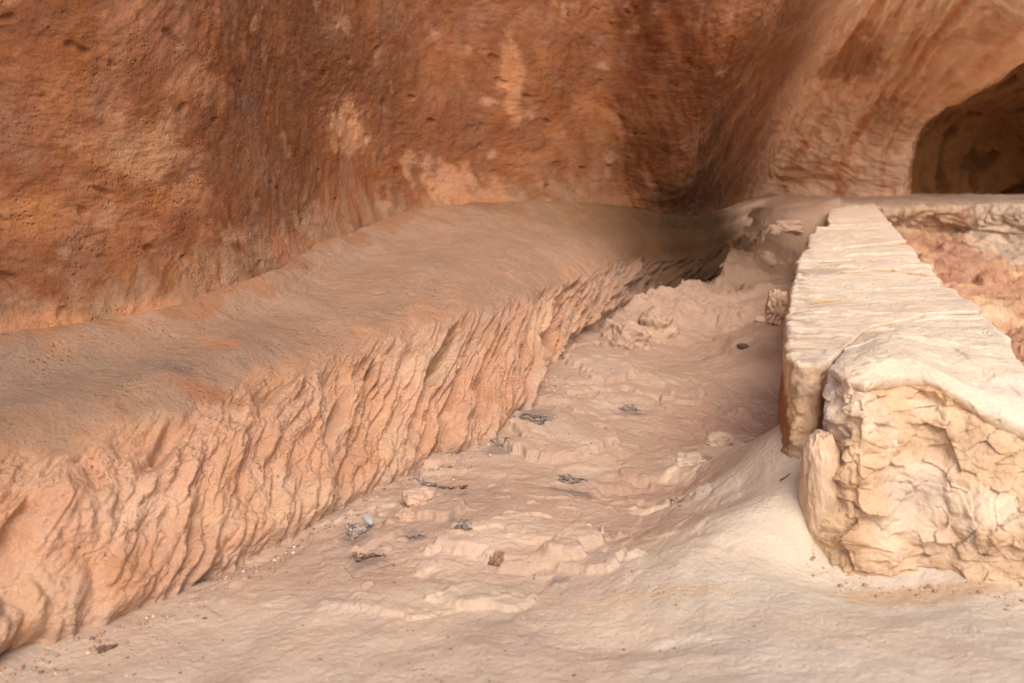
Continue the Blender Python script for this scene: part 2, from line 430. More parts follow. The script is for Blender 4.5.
# shallow scour step across the ledge
lq = np.c_[Af, Tf * .0 + tr_.repeat(len(tc_)) * .35, 0 * Af]
sc_ = noise(lq * 1.7 + 4) + .12 * noise(lq * 9)
disp += ledgem * .005 * sstep(.02, .12, sc_ + .1 * fbm(Sp * 14, 3))
Sp = Sp + nrm.reshape(-1, 3) * disp[:, None]
fc = np.array((.55, .305, .185)); dust = np.array((.335, .198, .124))
col = np.tile(dust, (len(Sp), 1)).astype(float)
ln = fbm(lq * 4 + 2, 4)
mixc(col, (.26, .17, .115), .8 * sstep(.1, .5, noise(lq * 1.4 + 12) + .3 * ln))
mixc(col, (.35, .195, .105), .5 * sstep(.1, .5, noise(lq * 2.2 + 44) + .3 * ln))
mixc(col, (.41, .245, .157), .8 * sstep(2.7, 3.6, Sp[:, 1] + .2 * ln))
mixc(col, (.34, .16, .08), .75 * sstep(.0, .35, noise(Sp * [5, 5, 5] + 31) + .4 * noise(Sp * 18) + .55 - np.clip((tr_.repeat(len(tc_)) - 1) / .85, 0, 2)))
mixc(col, fc, facem)
mixc(col, (.61, .40, .255), facem * .6 * sstep(-.1, .5, noise(Sp * 5) + .35 * fg * .4))
mixc(col, (.46, .235, .12), facem * .5 * sstep(.1, .5, noise(Sp * 6 + 50) + .3 * noise(Sp * 25)))
mixc(col, (.50, .26, .14), .6 * np.exp(-((Tf + edge - .93) / .10) ** 2) * sstep(-.3, .3, noise(Sp * 5 + 9)))
N2 = grid_normals(Sp.reshape(S.shape)).reshape(-1, 3); N2 = N2 * np.sign(N2[:, 2].mean())
mixc(col, dust * 1.3, facem * .75 * sstep(.55, .85, N2[:, 2] + .15 * ln) * sstep(.45, .8, Tf))
mixc(col, (.55, .37, .27), facem * .7 * (1 - sstep(.0, .13, Tf)))
mixc(col, (.40, .25, .17), facem * sstep(4.2, 5.0, Sp[:, 1]) * .8)
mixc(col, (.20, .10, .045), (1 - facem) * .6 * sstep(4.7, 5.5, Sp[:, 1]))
mixc(col, (.42, .28, .19), sstep(6.0, 6.8, Sp[:, 1]))
col = blobs(Sp, col, [(G(212, 379, .42), (.10, .045, .1), (.36, .16, .08), .8), (G(180, 374, .42), (.05, .03, .1), (.22, .14, .1), .7), (G(215, 350, .44), (.06, .05, .1), (.42, .16, .06), .6),
                      (G(20, 390, .42), (.25, .16, .2), (.27, .18, .125), .8), (G(60, 345, .45), (.35, .1, .2), (.43, .26, .17), .8),
                      (G(700, 240, .45), (.3, .8, .5), (.15, .07, .03), .0)])
c_ = G(712, 235, .45)  # hollow at the ledge end: its shade and a dark stain painted into the colour
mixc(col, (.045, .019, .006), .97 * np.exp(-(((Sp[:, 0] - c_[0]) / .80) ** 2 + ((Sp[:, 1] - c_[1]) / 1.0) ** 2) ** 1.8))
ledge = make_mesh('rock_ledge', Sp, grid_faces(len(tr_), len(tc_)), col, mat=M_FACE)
tag(ledge, kind='structure')

# ------------------------------------------------------------------ cliff: left wall, corner, far wall, alcove
c0c = C0.copy()
cols = []
def up(b, dz, lean=(0, 0)): return np.array([b[0] + lean[0], b[1] + lean[1], b[2] + dz])
for k in range(0, 9):
    b = c0c[k]; nb = -back[k]
    cols.append([b + [0, 0, -.3], b, b + nb * -.05 + [0, 0, .22], b + nb * -.06 + [0, 0, .6], b + nb * -.04 + [0, 0, 1.2], b + nb * .0 + [0, 0, 2.2], b + nb * .15 + [0, 0, 4.0]])
def colpx(b, r1, r2, r3, top1, top2):
    pts = [D(*p) for p in (b, r1, r2, r3)]
    cols.append([pts[0] + [0, 0, -.5]] + pts + [np.array(top1), np.array(top2)])
colpx((672, 222, 5.85), (682, 180, 5.65), (702, 100, 5.25), (737, -10, 4.95), (1.2, 5.3, 2.6), (1.2, 5.3, 3.6))
colpx((722, 216, 7.0), (728, 175, 6.7), (747, 110, 6.1), (800, -10, 5.4), (1.9, 5.8, 2.6), (1.9, 5.8, 3.6))
colpx((765, 196, 8.3), (775, 160, 8.0), (805, 100, 7.5), (862, -10, 6.4), (2.5, 6.0, 2.6), (2.4, 6.0, 3.6))
colpx((830, 196, 8.35), (832, 160, 8.15), (858, 100, 7.7), (925, -10, 6.4), (2.9, 6.0, 2.6), (2.8, 6.0, 3.6))
colpx((882, 196, 8.35), (880, 160, 8.15), (900, 105, 7.8), (975, -5, 6.3), (3.2, 6.0, 2.6), (3.1, 6.0, 3.6))
colpx((905, 196, 8.4), (907, 158, 8.25), (927, 112, 7.9), (1040, 35, 6.6), (3.9, 6.0, 2.4), (3.7, 6.0, 3.6))
colpx((904, 197, 8.9), (906, 158, 8.8), (926, 112, 8.5), (1039, 35, 7.3), (4.4, 6.0, 2.4), (5.3, 6.0, 3.4))
colpx((908, 197, 10.2), (909, 158, 10.2), (929, 113, 10.0), (1042, 38, 9.0), (5.2, 7.6, 2.4), (5.3, 6.0, 3.4))
colpx((950, 198, 11.6), (948, 160, 11.6), (965, 118, 11.2), (1070, 40, 9.8), (5.2, 7.4, 2.5), (6, 7, 3.5))
colpx((1024, 199, 12.0), (1024, 160, 12.0), (1030, 120, 11.6), (1110, 50, 10.4), (6.0, 8.0, 2.6), (7, 7.6, 3.5))
colpx((1150, 200, 10.2), (1150, 160, 10.2), (1160, 120, 10.0), (1200, 60, 9.4), (7.2, 8.0, 2.6), (8, 7.6, 3.5))
colpx((1350, 202, 9.0), (1350, 160, 9.0), (1350, 120, 8.8), (1360, 60, 8.6), (8.4, 7.6, 2.6), (9, 7.0, 3.5))
CN = np.array(cols).transpose(1, 0, 2)
tcw = adapt(CN[1], 1350)
trw = np.concatenate([np.linspace(0, 1, 14, endpoint=False), np.linspace(1, 4.4, 620, endpoint=False), np.linspace(4.4, 6, 60)])
S = cr(cr(CN, trw, 0), tcw, 1)
nrm = grid_normals(S)
if nrm[300, 300, 0] < 0: nrm = -nrm
arc = np.concatenate([[0], np.cumsum(np.linalg.norm(np.diff(cr(CN[1], tcw, 0), axis=0), axis=1))])
A_, T_ = np.meshgrid(arc, trw); Cc, _ = np.meshgrid(tcw, trw)
Af, Tf, Cf = A_.ravel(), T_.ravel(), Cc.ravel()
Sp = S.reshape(-1, 3)
h = Sp[:, 2]
warp = np.stack([noise(Sp * 2 + 3), noise(Sp * 2 + 13), noise(Sp * 2 + 23)], 1) * .12
left = 1 - sstep(9.0, 10.5, Cf)
flow = sstep(5.0, 8.5, Cf)                                        # tool strokes and water streaks toward the corner
lumpy = fbm((Sp + warp) * 10, 5, .6)
pock = fbm((Sp + warp) * 20 + 5, 3, .6)
strokes = ridged(np.c_[Af * 13 + .8 * noise(Sp * 3) + 2.5 * (h - .6), h * 2.6, 0 * Af + 3], 4, .6)
disp = left * (.0055 * lumpy + .0035 * pock) + flow * (.007 * strokes)
disp += .035 * noise(Sp * 1.3 + 40) + .012 * noise(Sp * 3 + 80)
farm = sstep(10.2, 11.2, Cf)
ang = np.c_[Af * 3.0 - h * 1.2, h * 8 + Af * 2.5, 0 * Af]
disp += farm * (.020 * ridged(ang + warp * 5, 4, .6) * (1 - sstep(1.1, 1.7, h))) 
long_ = ridged(np.c_[Cf * 3.2 - .8 * h, h * .7, 0 * Af + 8] + warp * 2, 4, .6)
disp += farm * .03 * long_ * sstep(1.0, 1.5, h)
alc = sstep(14.6, 15.4, Cf)
pk = noise(Sp * [3.0, 3.0, 2.4] + 91)
disp -= alc * .20 * sstep(.15, .6, pk)
# scattered round pock marks in the left wall
vn = noise(Sp * 15 + 7)
disp -= left * .012 * sstep(.52, .66, vn)
# ragged foot where the wall meets the ledge dust
disp += .018 * (1 - sstep(0, .10, h - np.interp(Cf, np.arange(len(CN[1])), CN[1][:, 2]))) * (.5 + noise(Sp * 9 + 5))
Sp = Sp + nrm.reshape(-1, 3) * disp[:, None]
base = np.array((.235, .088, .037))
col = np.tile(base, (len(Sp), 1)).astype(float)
n1 = fbm((Sp + warp) * 3.2, 5, .6); n2 = fbm((Sp + warp) * 11 + 30, 4, .6)
mixc(col, (.33, .14, .065), .6 * sstep(.05, .6, n1 + .3 * n2))
mixc(col, (.19, .068, .028), .6 * sstep(.10, .6, -n1 + .45 * n2))
mixc(col, (.25, .125, .07), .5 * sstep(.35, .7, fbm(Sp * 6 + 9, 3)))
mixc(col, (.42, .22, .12), .7 * sstep(.45, .75, fbm(Sp * 5 + 70, 4)) * left)
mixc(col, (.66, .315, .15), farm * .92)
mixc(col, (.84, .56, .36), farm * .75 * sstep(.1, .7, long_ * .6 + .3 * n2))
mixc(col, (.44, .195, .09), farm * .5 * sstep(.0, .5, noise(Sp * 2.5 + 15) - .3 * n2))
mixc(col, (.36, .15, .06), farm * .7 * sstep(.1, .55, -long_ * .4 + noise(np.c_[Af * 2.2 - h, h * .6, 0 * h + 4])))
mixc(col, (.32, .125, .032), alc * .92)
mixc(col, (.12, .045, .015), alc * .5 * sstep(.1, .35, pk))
mixc(col, (.33, .19, .11), .85 * (1 - sstep(.0, .20, h - np.interp(Cf, np.arange(len(CN[1])), CN[1][:, 2]) + .13 * n2)) * (1 - sstep(7.5, 8.5, Cf)))
darkc = np.exp(-((Cf - 9.2) / 1.5) ** 2) * (1 - sstep(.62, 1.35, h + .25 * n1))  # wall foot at the corner: recess shade plus stain, painted into the rock colour
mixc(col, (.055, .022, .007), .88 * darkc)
wp = lambda px, py: Sp[np.argmin((512 + F * Sp[:, 0] / (Sp[:, 1] * cp - (Sp[:, 2] - H) * sp) - px) ** 2 +
                                 (341.5 - F * (Sp[:, 1] * sp + (Sp[:, 2] - H) * cp) / (Sp[:, 1] * cp - (Sp[:, 2] - H) * sp) - py) ** 2 + (Tf > 4.5) * 1e6)]
T1 = (.38, .185, .09)
col = blobs(Sp, col, [(wp(143, 152), (.12, .3, .1), T1, .9), (wp(350, 130), (.06, .3, .13), (.52, .26, .13), .85), (wp(185, 195), (.09, .2, .06), (.42, .18, .08), .6),
                      (wp(200, 85), (.1, .2, .07), (.42, .19, .09), .5), (wp(450, 185), (.12, .4, .12), (.5, .24, .12), .7), (wp(512, 70), (.06, .4, .25), (.47, .22, .11), .7),
                      (wp(320, 215), (.06, .2, .06), (.33, .16, .09), .6), (wp(290, 245), (.12, .3, .06), (.45, .2, .1), .5), (wp(20, 215), (.12, .2, .05), (.44, .19, .08), .5),
                      (wp(140, 320), (.3, .3, .05), (.46, .19, .08), .5), (wp(40, 335), (.25, .3, .05), (.50, .22, .1), .6), (wp(490, 205), (.1, .5, .1), (.44, .2, .09), .6),
                      (wp(248, 105), (.03, .1, .03), (.18, .10, .07), .7), (wp(845, 60), (.25, .6, .15), (.30, .115, .04), .6), (wp(880, 120), (.2, .6, .2), (.33, .13, .05), .5)])
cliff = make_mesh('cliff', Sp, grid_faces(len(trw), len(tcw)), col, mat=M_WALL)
tag(cliff, kind='structure')

# ------------------------------------------------------------------ parapet stones
def edge_curve(pts, n):
    p = np.array([G(*q) if isinstance(q, tuple) else q for q in pts])
    L_ = np.r_[0, np.cumsum(np.linalg.norm(np.diff(p, axis=0), axis=1))]; L_ /= L_[-1]
    t = np.linspace(0, 1, n)
    return np.stack([np.interp(t, L_, p[:, k]) for k in range(3)], 1)

class Coons:
    def __init__(s, front, right, backe, left, n=60):      # front: left->right, back: left->right, left: front->back, right: front->back
        s.f, s.r, s.b, s.l = (edge_curve(e, n) for e in (front, right, backe, left)); s.n = n
        for a, ia, b, ib in ((s.f, 0, s.l, 0), (s.f, -1, s.r, 0), (s.b, 0, s.l, -1), (s.b, -1, s.r, -1)):
            m = (a[ia] + b[ib]) / 2; a[ia] = m; b[ib] = m
    def ev(s, c, t):
        x = np.clip(t, 0, 1) * (s.n - 1); i = np.clip(x.astype(int), 0, s.n - 2); f = (x - i)[:, None]
        return c[i] * (1 - f) + c[i + 1] * f
    def __call__(s, u, v):
        U, V = u[:, None], v[:, None]
        p00, p10, p01, p11 = s.f[0], s.f[-1], s.b[0], s.b[-1]
        return ((1 - V) * s.ev(s.f, u) + V * s.ev(s.b, u) + (1 - U) * s.ev(s.l, v) + U * s.ev(s.r, v)
                - ((1 - U) * (1 - V) * p00 + U * (1 - V) * p10 + (1 - U) * V * p01 + U * V * p11))

def cube_shell(nx, ny, nz):
    cs, fs, off = [], [], 0
    def lin(n): return np.linspace(-1, 1, n)
    for ax, (n1, n2, o1, o2) in {0: (ny, nz, 1, 2), 1: (nx, nz, 0, 2), 2: (nx, ny, 0, 1)}.items():
        for s in (-1, 1):
            a, b = np.meshgrid(lin(n1), lin(n2))
            c = np.zeros((n1 * n2, 3)); c[:, o1] = a.ravel(); c[:, o2] = b.ravel(); c[:, ax] = s
            f = grid_faces(n2, n1)
            flip = (s == 1) != (ax != 1)
            if flip: f = f[:, ::-1]
            cs.append(c); fs.append(f + off); off += len(c)
    c = np.concatenate(cs); f = np.concatenate(fs)
    key = np.round(c * 1e5).astype(np.int64)
    _, idx, inv = np.unique(key, axis=0, return_index=True, return_inverse=True)
    return c[idx], inv.reshape(-1)[f].astype(np.int32)

def stone(name, top, bottom, size, r, n, disp_fn, col_fn, mat, label, cat, group=None):
    c, f = cube_shell(*n)
    half = np.array(size) / 2
    w = c * half
    q_ = np.clip(w, -(half - r), half - r); d = w - q_
    ln_ = np.linalg.norm(d, axis=1, keepdims=True)
    w = q_ + r * d / np.maximum(ln_, 1e-9)
    nn = d / np.maximum(ln_, 1e-9)
    c2 = w / half
    u, v, t = (c2[:, 0] + 1) / 2, (c2[:, 1] + 1) / 2, (c2[:, 2] + 1) / 2
    Pt, Pb = top(u, v), bottom(u, v)
    Pw = Pb * (1 - t[:, None]) + Pt * t[:, None]
    # plan directions for the normals
    ex = (top(np.clip(u + .02, 0, 1), v) - top(np.clip(u - .02, 0, 1), v)); ex /= np.linalg.norm(ex, axis=1)[:, None] + 1e-9
    ey = np.cross([0, 0, 1], ex)
    N3 = nn[:, :1] * ex + nn[:, 1:2] * ey + nn[:, 2:] * np.array([0, 0, 1.0])
    Pw = Pw + disp_fn(Pw, N3, u, v, t, nn)
    cc = col_fn(Pw, N3, u, v, t, nn)
    org = Pw.mean(0); org[2] = Pw[:, 2].min()
    o = make_mesh(name, Pw, f, cc, origin=org, mat=mat)
    tag(o, label, cat, group)
    return o

def drop(curve, z):       # the same outline lower down
    return [np.array([p[0], p[1], z]) for p in (G(*q) if isinstance(q, tuple) else q for q in curve)]

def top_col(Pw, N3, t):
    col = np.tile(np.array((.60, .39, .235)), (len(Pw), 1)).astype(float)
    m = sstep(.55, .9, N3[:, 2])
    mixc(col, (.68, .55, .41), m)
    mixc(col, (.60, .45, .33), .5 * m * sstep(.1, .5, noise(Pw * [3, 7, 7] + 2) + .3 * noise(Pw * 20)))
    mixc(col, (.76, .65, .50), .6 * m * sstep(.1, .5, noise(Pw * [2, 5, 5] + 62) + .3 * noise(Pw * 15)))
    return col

def dispA(Pw, N3, u, v, t, nn):
    front = sstep(.2, .8, -nn[:, 1])
    w = np.stack([noise(Pw * 4 + 1), noise(Pw * 4 + 21), noise(Pw * 4 + 41)], 1) * .022
    q = Pw + w
    crag = ridged(q * [5, 5, 7.5] + 5, 4, .6)
    big = fbm(q * [3, 3, 5] + 11, 3)
    ter = noise(q * [4, 4, 11] + 70)
    d = front * (.016 * billow(q * [6, 6, 8] + 5, 3, .5) +   .006 * big + .015 * facets(q * [7, 7, 9] + 3, .6) + .008 * facets(q * [19, 19, 26] + 8, .7) + .004 * sstep(.0, .06, ter) - .012 + .004 * fbm(Pw * 26, 4, .6))
    # undercut hollow in the middle, knob right of it
    d += -.014 * front * np.exp(-((u - .45) / .13) ** 2 - ((t - .42) / .16) ** 2)
    d += .030 * front * np.exp(-((u - .64) / .07) ** 2 - ((t - .46) / .10) ** 2)
    d += -.010 * front * np.exp(-((u - .72) / .16) ** 2 - ((t - .2) / .12) ** 2)
    d += .02 * front * np.exp(-((u - .06) / .08) ** 2) * (1 - t)
    # broken upper edge: front leans back under the rim from u .2 rightwards
    d += -.006 * front * sstep(.12, .25, u) * sstep(.74, .82, t + .08 * noise(Pw * 8)) 
    side = 1 - front
    tp = sstep(.5, .9, nn[:, 2])
    d += tp * (.008 * noise(Pw * [2, 4, 3] + 3) +   .002 * facets(Pw * [6, 9, 9], .8) + .005 * sstep(.0, .05, noise(Pw * [2, 6, 3] + 44) + .2 * noise(Pw * 14)))
    d += side * (.006 * fbm(Pw * 8, 4) + .008 * noise(Pw * 3 + 9))
    d += .002 * fbm(Pw * 40, 3)
    return N3 * d[:, None]

def colA(Pw, N3, u, v, t, nq):
    col = top_col(Pw, N3, t)
    f = sstep(.3, .75, -nq[:, 1]) * (1 - .9 * sstep(.0, .05, t - .90 + .10 * noise(Pw * 9 + 2) + .04 * noise(Pw * 30)))
    mixc(col, (.58, .40, .255), f)
    nn = noise(Pw * 6 + 4) + .4 * noise(Pw * 18)
    mixc(col, (.66, .52, .37), f * .8 * sstep(.0, .4, nn))
    mixc(col, (.46, .29, .17), f * .7 * sstep(.05, .45, -nn))
    mixc(col, (.46, .35, .29), f * .7 * np.exp(-((u - .42) / .1) ** 2 - ((t - .5) / .1) ** 2))
    lefts = (1 - sstep(.04, .16, u + .05 * nn)) * sstep(.5, .7, t + .1 * nn)
    mixc(col, (.55, .44, .36), .8 * lefts)
    mixc(col, (.42, .33, .28), .8 * lefts * sstep(.05, .2, noise(Pw * 22 + 3)))
    return col

stone_group = 'sandstone blocks of the low parapet wall'
A_front = [(828, 371, .50), (848, 383, .50), (866, 387, .50), (885, 383, .50), (905, 380, .50), (925, 381, .50), (942, 387, .492), (958, 398, .47), (975, 409, .45), (998, 421, .427), (1024, 433, .405), (1100, 462, .36)]
A_right = [(1100, 462, .36), (1060, 412, .45), (1026, 367, .50), (1014, 352, .50), (1006, 334, .50), (997, 326, .50), (985, 313, .50)]
A_back = [(846, 350, .50), (873, 327, .50), (930, 315, .50), (985, 313, .50)]
A_left = [(828, 371, .50), (838, 358, .50), (846, 350, .50)]
A_fb = [(812, 550, .02), (838, 570, .02), (900, 576, .02), (955, 584, .02), (1024, 604, .02), (1120, 640, .02)]
bA_f = [G(p[0], p[1] - 3, .09) * [1, 1, 0] for p in A_fb]
bA_b = drop(A_back, .02)
bA_l = [bA_f[0], (bA_f[0] + bA_b[0]) / 2, bA_b[0]]
bA_r = [bA_f[-1]] + drop(A_right, .02)[1:]
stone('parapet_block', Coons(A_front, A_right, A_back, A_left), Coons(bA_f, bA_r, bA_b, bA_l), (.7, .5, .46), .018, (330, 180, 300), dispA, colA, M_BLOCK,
      'largest nearest block of the low wall, its broken tan front face towards the viewer', 'stone block', stone_group)

def disp_top(seed, crumble):
    def fn(Pw, N3, u, v, t, nq):
        top = sstep(.4, .9, N3[:, 2])
        side = 1 - top
        d = top * (.009 * noise(Pw * [2, 4, 3] + seed) + .005 * fbm(Pw * [6, 10, 8] + seed, 4) + .0015 * facets(Pw * [7, 10, 9] + seed, .8))
        step = noise(Pw * [1.6, 6, 3] + seed + 30) + .2 * noise(Pw * 12)
        d += top * .006 * sstep(.0, .06, step)
        d += side * (.012 * fbm(Pw * 9 + seed, 4, .6) + .012 * noise(Pw * 4 + seed))
        lf = side * (1 - sstep(.02, .2, u))
        d += lf * crumble * fbm(Pw * 22, 4, .65)
        d += (1 - sstep(0, .1, u)) * top * crumble * .6 * fbm(Pw * 25, 3)
        rt = side * sstep(.8, .95, u)
        d += rt * .03 * noise(np.c_[Pw[:, 1] * 5, Pw[:, 1] * 0, Pw[:, 0] * 0 + seed])
        d += .0015 * fbm(Pw * 45, 2)
        return N3 * d[:, None]
    return fn
def col_top(seed, grey=0.5, grey_patch=None):
    def fn(Pw, N3, u, v, t, nq):
        col = top_col(Pw, N3, t)
        nn = noise(Pw * 12 + seed) + .5 * noise(Pw * 35 + seed)
        e = (1 - sstep(.05, .22, u + .06 * nn))
        mixc(col, (.40, .29, .21), grey * e * sstep(-.05, .3, nn))
        if grey_patch is not None:
            dd = np.linalg.norm((Pw - grey_patch[0]) / grey_patch[1], axis=1) + .5 * nn
            mixc(col, (.40, .32, .25), .8 * (1 - sstep(.6, 1.2, dd)))
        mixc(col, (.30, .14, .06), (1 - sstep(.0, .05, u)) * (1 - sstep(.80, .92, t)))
        return col
    return fn

B_front = [(787, 358, .5), (800, 365, .497), (820, 366, .497), (832, 360, .5), (846, 348, .5), (872, 325, .5), (930, 314, .5), (983, 312, .5)]
B_right = [(983, 312, .5), (976, 300, .5), (964, 296, .5), (958, 289, .5), (943, 287, .5), (941, 279, .5), (936, 276, .5)]
B_back = [(796, 272, .5), (820, 278, .5), (845, 274, .5), (890, 271, .5), (938, 276, .5)]
B_left = [(787, 358, .5), (785, 345, .50), (785, 320, .50), (790, 292, .50), (796, 272, .5)]
C_front = [(796, 270, .49), (820, 276, .49), (845, 271, .495), (890, 269, .5), (937, 274, .5)]
C_right = [(937, 274, .5), (928, 262, .5), (918, 256, .5), (908, 243, .5)]
C_back = [(806, 248, .49), (840, 251, .49), (875, 246, .5), (908, 243, .5)]
C_left = [(796, 270, .49), (798, 260, .49), (806, 248, .49)]
D_front = [(806, 247, .50), (840, 250, .50), (875, 245, .5), (908, 242, .5)]
D_right = [(908, 242, .5), (898, 230, .5), (890, 222, .5)]
D_back = [(816, 227, .5), (850, 226, .5), (890, 222, .5)]
D_left = [(806, 247, .5), (809, 236, .5), (816, 227, .5)]
E_front = [(828, 226, .5), (850, 225, .5), (889, 221, .5)]
E_right = [(889, 221, .5), (882, 212, .5), (873, 204, .5)]
E_back = [(829, 209, .49), (850, 206, .5), (873, 204, .5)]
E_left = [(828, 226, .5), (827, 217, .5), (829, 209, .49)]
for nm, es, size, n, seed, cr_, lab in (
        ('B', (B_front, B_right, B_back, B_left), (.6, 1.3, .5), (200, 330, 150), 10, .010, 'long pale block behind the nearest one, a yellow straw lying on its top'),
        ('C', (C_front, C_right, C_back, C_left), (.6, .6, .5), (130, 130, 80), 20, .008, 'third parapet block from the viewer, pale top between two dark cross joints'),
        ('D', (D_front, D_right, D_back, D_left), (.5, .7, .5), (110, 110, 60), 30, .008, 'second to last parapet block towards the far wall, smooth pale top'),
        ('E', (E_front, E_right, E_back, E_left), (.4, .6, .5), (90, 90, 50), 40, .005, 'farthest parapet block, narrow pale top near the far rock wall')):
    f_, r_, b_, l_ = es
    bz = -.15 if nm == 'B' else .0
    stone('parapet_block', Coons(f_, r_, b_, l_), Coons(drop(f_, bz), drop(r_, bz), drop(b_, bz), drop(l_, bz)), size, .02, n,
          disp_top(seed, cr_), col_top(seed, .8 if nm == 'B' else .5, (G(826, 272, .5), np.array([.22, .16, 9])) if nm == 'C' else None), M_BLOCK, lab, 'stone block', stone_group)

# ------------------------------------------------------------------ slivers, stones, pebbles
def rock(name, pos, size, rot, seed, colr, label, cat, group=None, n=40, rough=.18, mat=None, power=.75, fr=2.5):
    c, f = cube_shell(n, n, n)
    s = c / np.linalg.norm(c, axis=1, keepdims=True)
    s = s * (1 - power) + c * power * .75
    d = 1 + rough * fbm(s * fr * .6 + seed, 4, .55) + rough * .5 * ridged(s * fr + seed, 2)
    p = s * d[:, None] * (np.array(size) / 2)
    cx, sx, cy, sy, cz, sz = (f_(R(a)) for a in rot for f_ in (math.cos, math.sin))
    Rm = np.array([[cz, -sz, 0], [sz, cz, 0], [0, 0, 1]]) @ np.array([[cy, 0, sy], [0, 1, 0], [-sy, 0, cy]]) @ np.array([[1, 0, 0], [0, cx, -sx], [0, sx, cx]])
    p = p @ Rm.T
    base = np.tile(np.array(colr, float), (len(p), 1))
    nn = noise(p * 30 + seed)
    base *= (1 + .25 * nn)[:, None]
    pos = np.array(pos, float)
    org = pos + [0, 0, p[:, 2].min()]
    o = make_mesh(name, p + pos, f, base, origin=org, mat=mat or M_BLOCK)
    return tag(o, label, cat, group)

# sliver split off the nearest block
rock('stone_sliver', G(829, 512, .18) + [0, .05, 0], (.11, .15, .40), (6, -6, -8), 3, (.60, .42, .28),
     'tall thin sliver split off the left side of the nearest block', 'stone', n=80, rough=.07, power=.15)
rock('stone_sliver', G(777, 308, .33) + [0, .02, 0], (.085, .16, .15), (0, 6, -14), 8, (.50, .33, .22),
     'small upright stone wedged at the left edge of the long block, above the channel', 'stone', n=50, rough=.2, power=.5)
rock('stone_slab', G(821, 219, .385), (.07, .20, .20), (0, 0, -14), 14, (.62, .46, .33),
     'small slab standing beside the far end of the low wall', 'stone', n=40, rough=.15, power=.8)
def on(px, py, z0=.03):
    "the ground point seen at a pixel"
    r = ray(px, py); o_ = np.array([0, 0, H]); t = .5
    prev = None
    ts = np.linspace(1.0, 9.5, 1500) / r[1]
    pts = o_ + ts[:, None] * r
    hh = height(pts[:, 0], pts[:, 1]) + ground_detail(np.c_[pts[:, 0], pts[:, 1], pts[:, 2]])
    k = int(np.argmax(pts[:, 2] < hh))
    p = pts[k].copy(); p[2] = hh[k]
    return p

loose = 'loose stones in the water channel'
for px, py, sz, rot, seed, c, lab in (
    (420, 497, (.09, .08, .05), (0, 0, 30), 4, (.56, .38, .27), 'tan stone at the foot of the cut face, the upper of two'),
    (405, 518, (.07, .07, .045), (0, 0, 10), 6, (.55, .35, .24), 'tan stone below the upper one, dark shadow on its right side'),
    (689, 464, (.10, .12, .07), (0, 0, 20), 9, (.64, .50, .37), 'cream rounded lump on the channel rim with a dark hollow beside it'),
    (720, 440, (.09, .11, .05), (0, 0, -20), 12, (.62, .47, .34), 'pitted cream lump on the channel rim nearer the long block'),
    (622, 340, (.20, .26, .22), (0, 20, 20), 15, (.47, .31, .22), 'craggy brown lump at the left foot of the channel, the left of a pair'),
    (657, 328, (.20, .24, .20), (0, 0, -10), 18, (.48, .32, .22), 'craggy brown lump at the foot of the channel, the right of a pair'),
    (786, 226, (.22, .16, .10), (0, 0, 5), 25, (.45, .30, .21), 'small rock casting a dark shadow where the channel ends'),
    (772, 230, (.10, .12, .08), (0, 0, 5), 28, (.45, .30, .21), 'small dark rock left of the rock at the channel end'),
):
    p = on(px, py); p[2] -= sz[2] * .08
    rock('rock', p, sz, rot, seed, c, lab, 'rock', loose, n=60, rough=.26, power=.35, fr=1.5, mat=M_GROUND)

M_PEB = rock_mat('smooth_pebble', grain=90, bump=.2, bdist=.001, var=.06, rough=.7)
p = on(368, 524); rock('pebble', p + [0, 0, .012], (.024, .066, .022), (0, 0, 26), 5, (.50, .46, .45), 'pale grey oval pebble on the channel floor beside dark debris', 'pebble', n=24, rough=.06, power=.2, mat=M_PEB)
p = on(743, 347); rock('pebble', p + [0, 0, .004], (.05, .06, .02), (0, 0, 10), 7, (.13, .095, .085), 'flat dark grey pebble in the far channel', 'pebble', n=20, rough=.2, power=.3, mat=M_PEB)
p = on(761, 322); rock('stone_flake', p + [0, 0, .012], (.055, .05, .016), (24, 10, -30), 11, (.50, .40, .33), 'tilted pale flake with dark shadow, near the long block', 'stone flake', n=20, rough=.15, power=.3, mat=M_PEB)

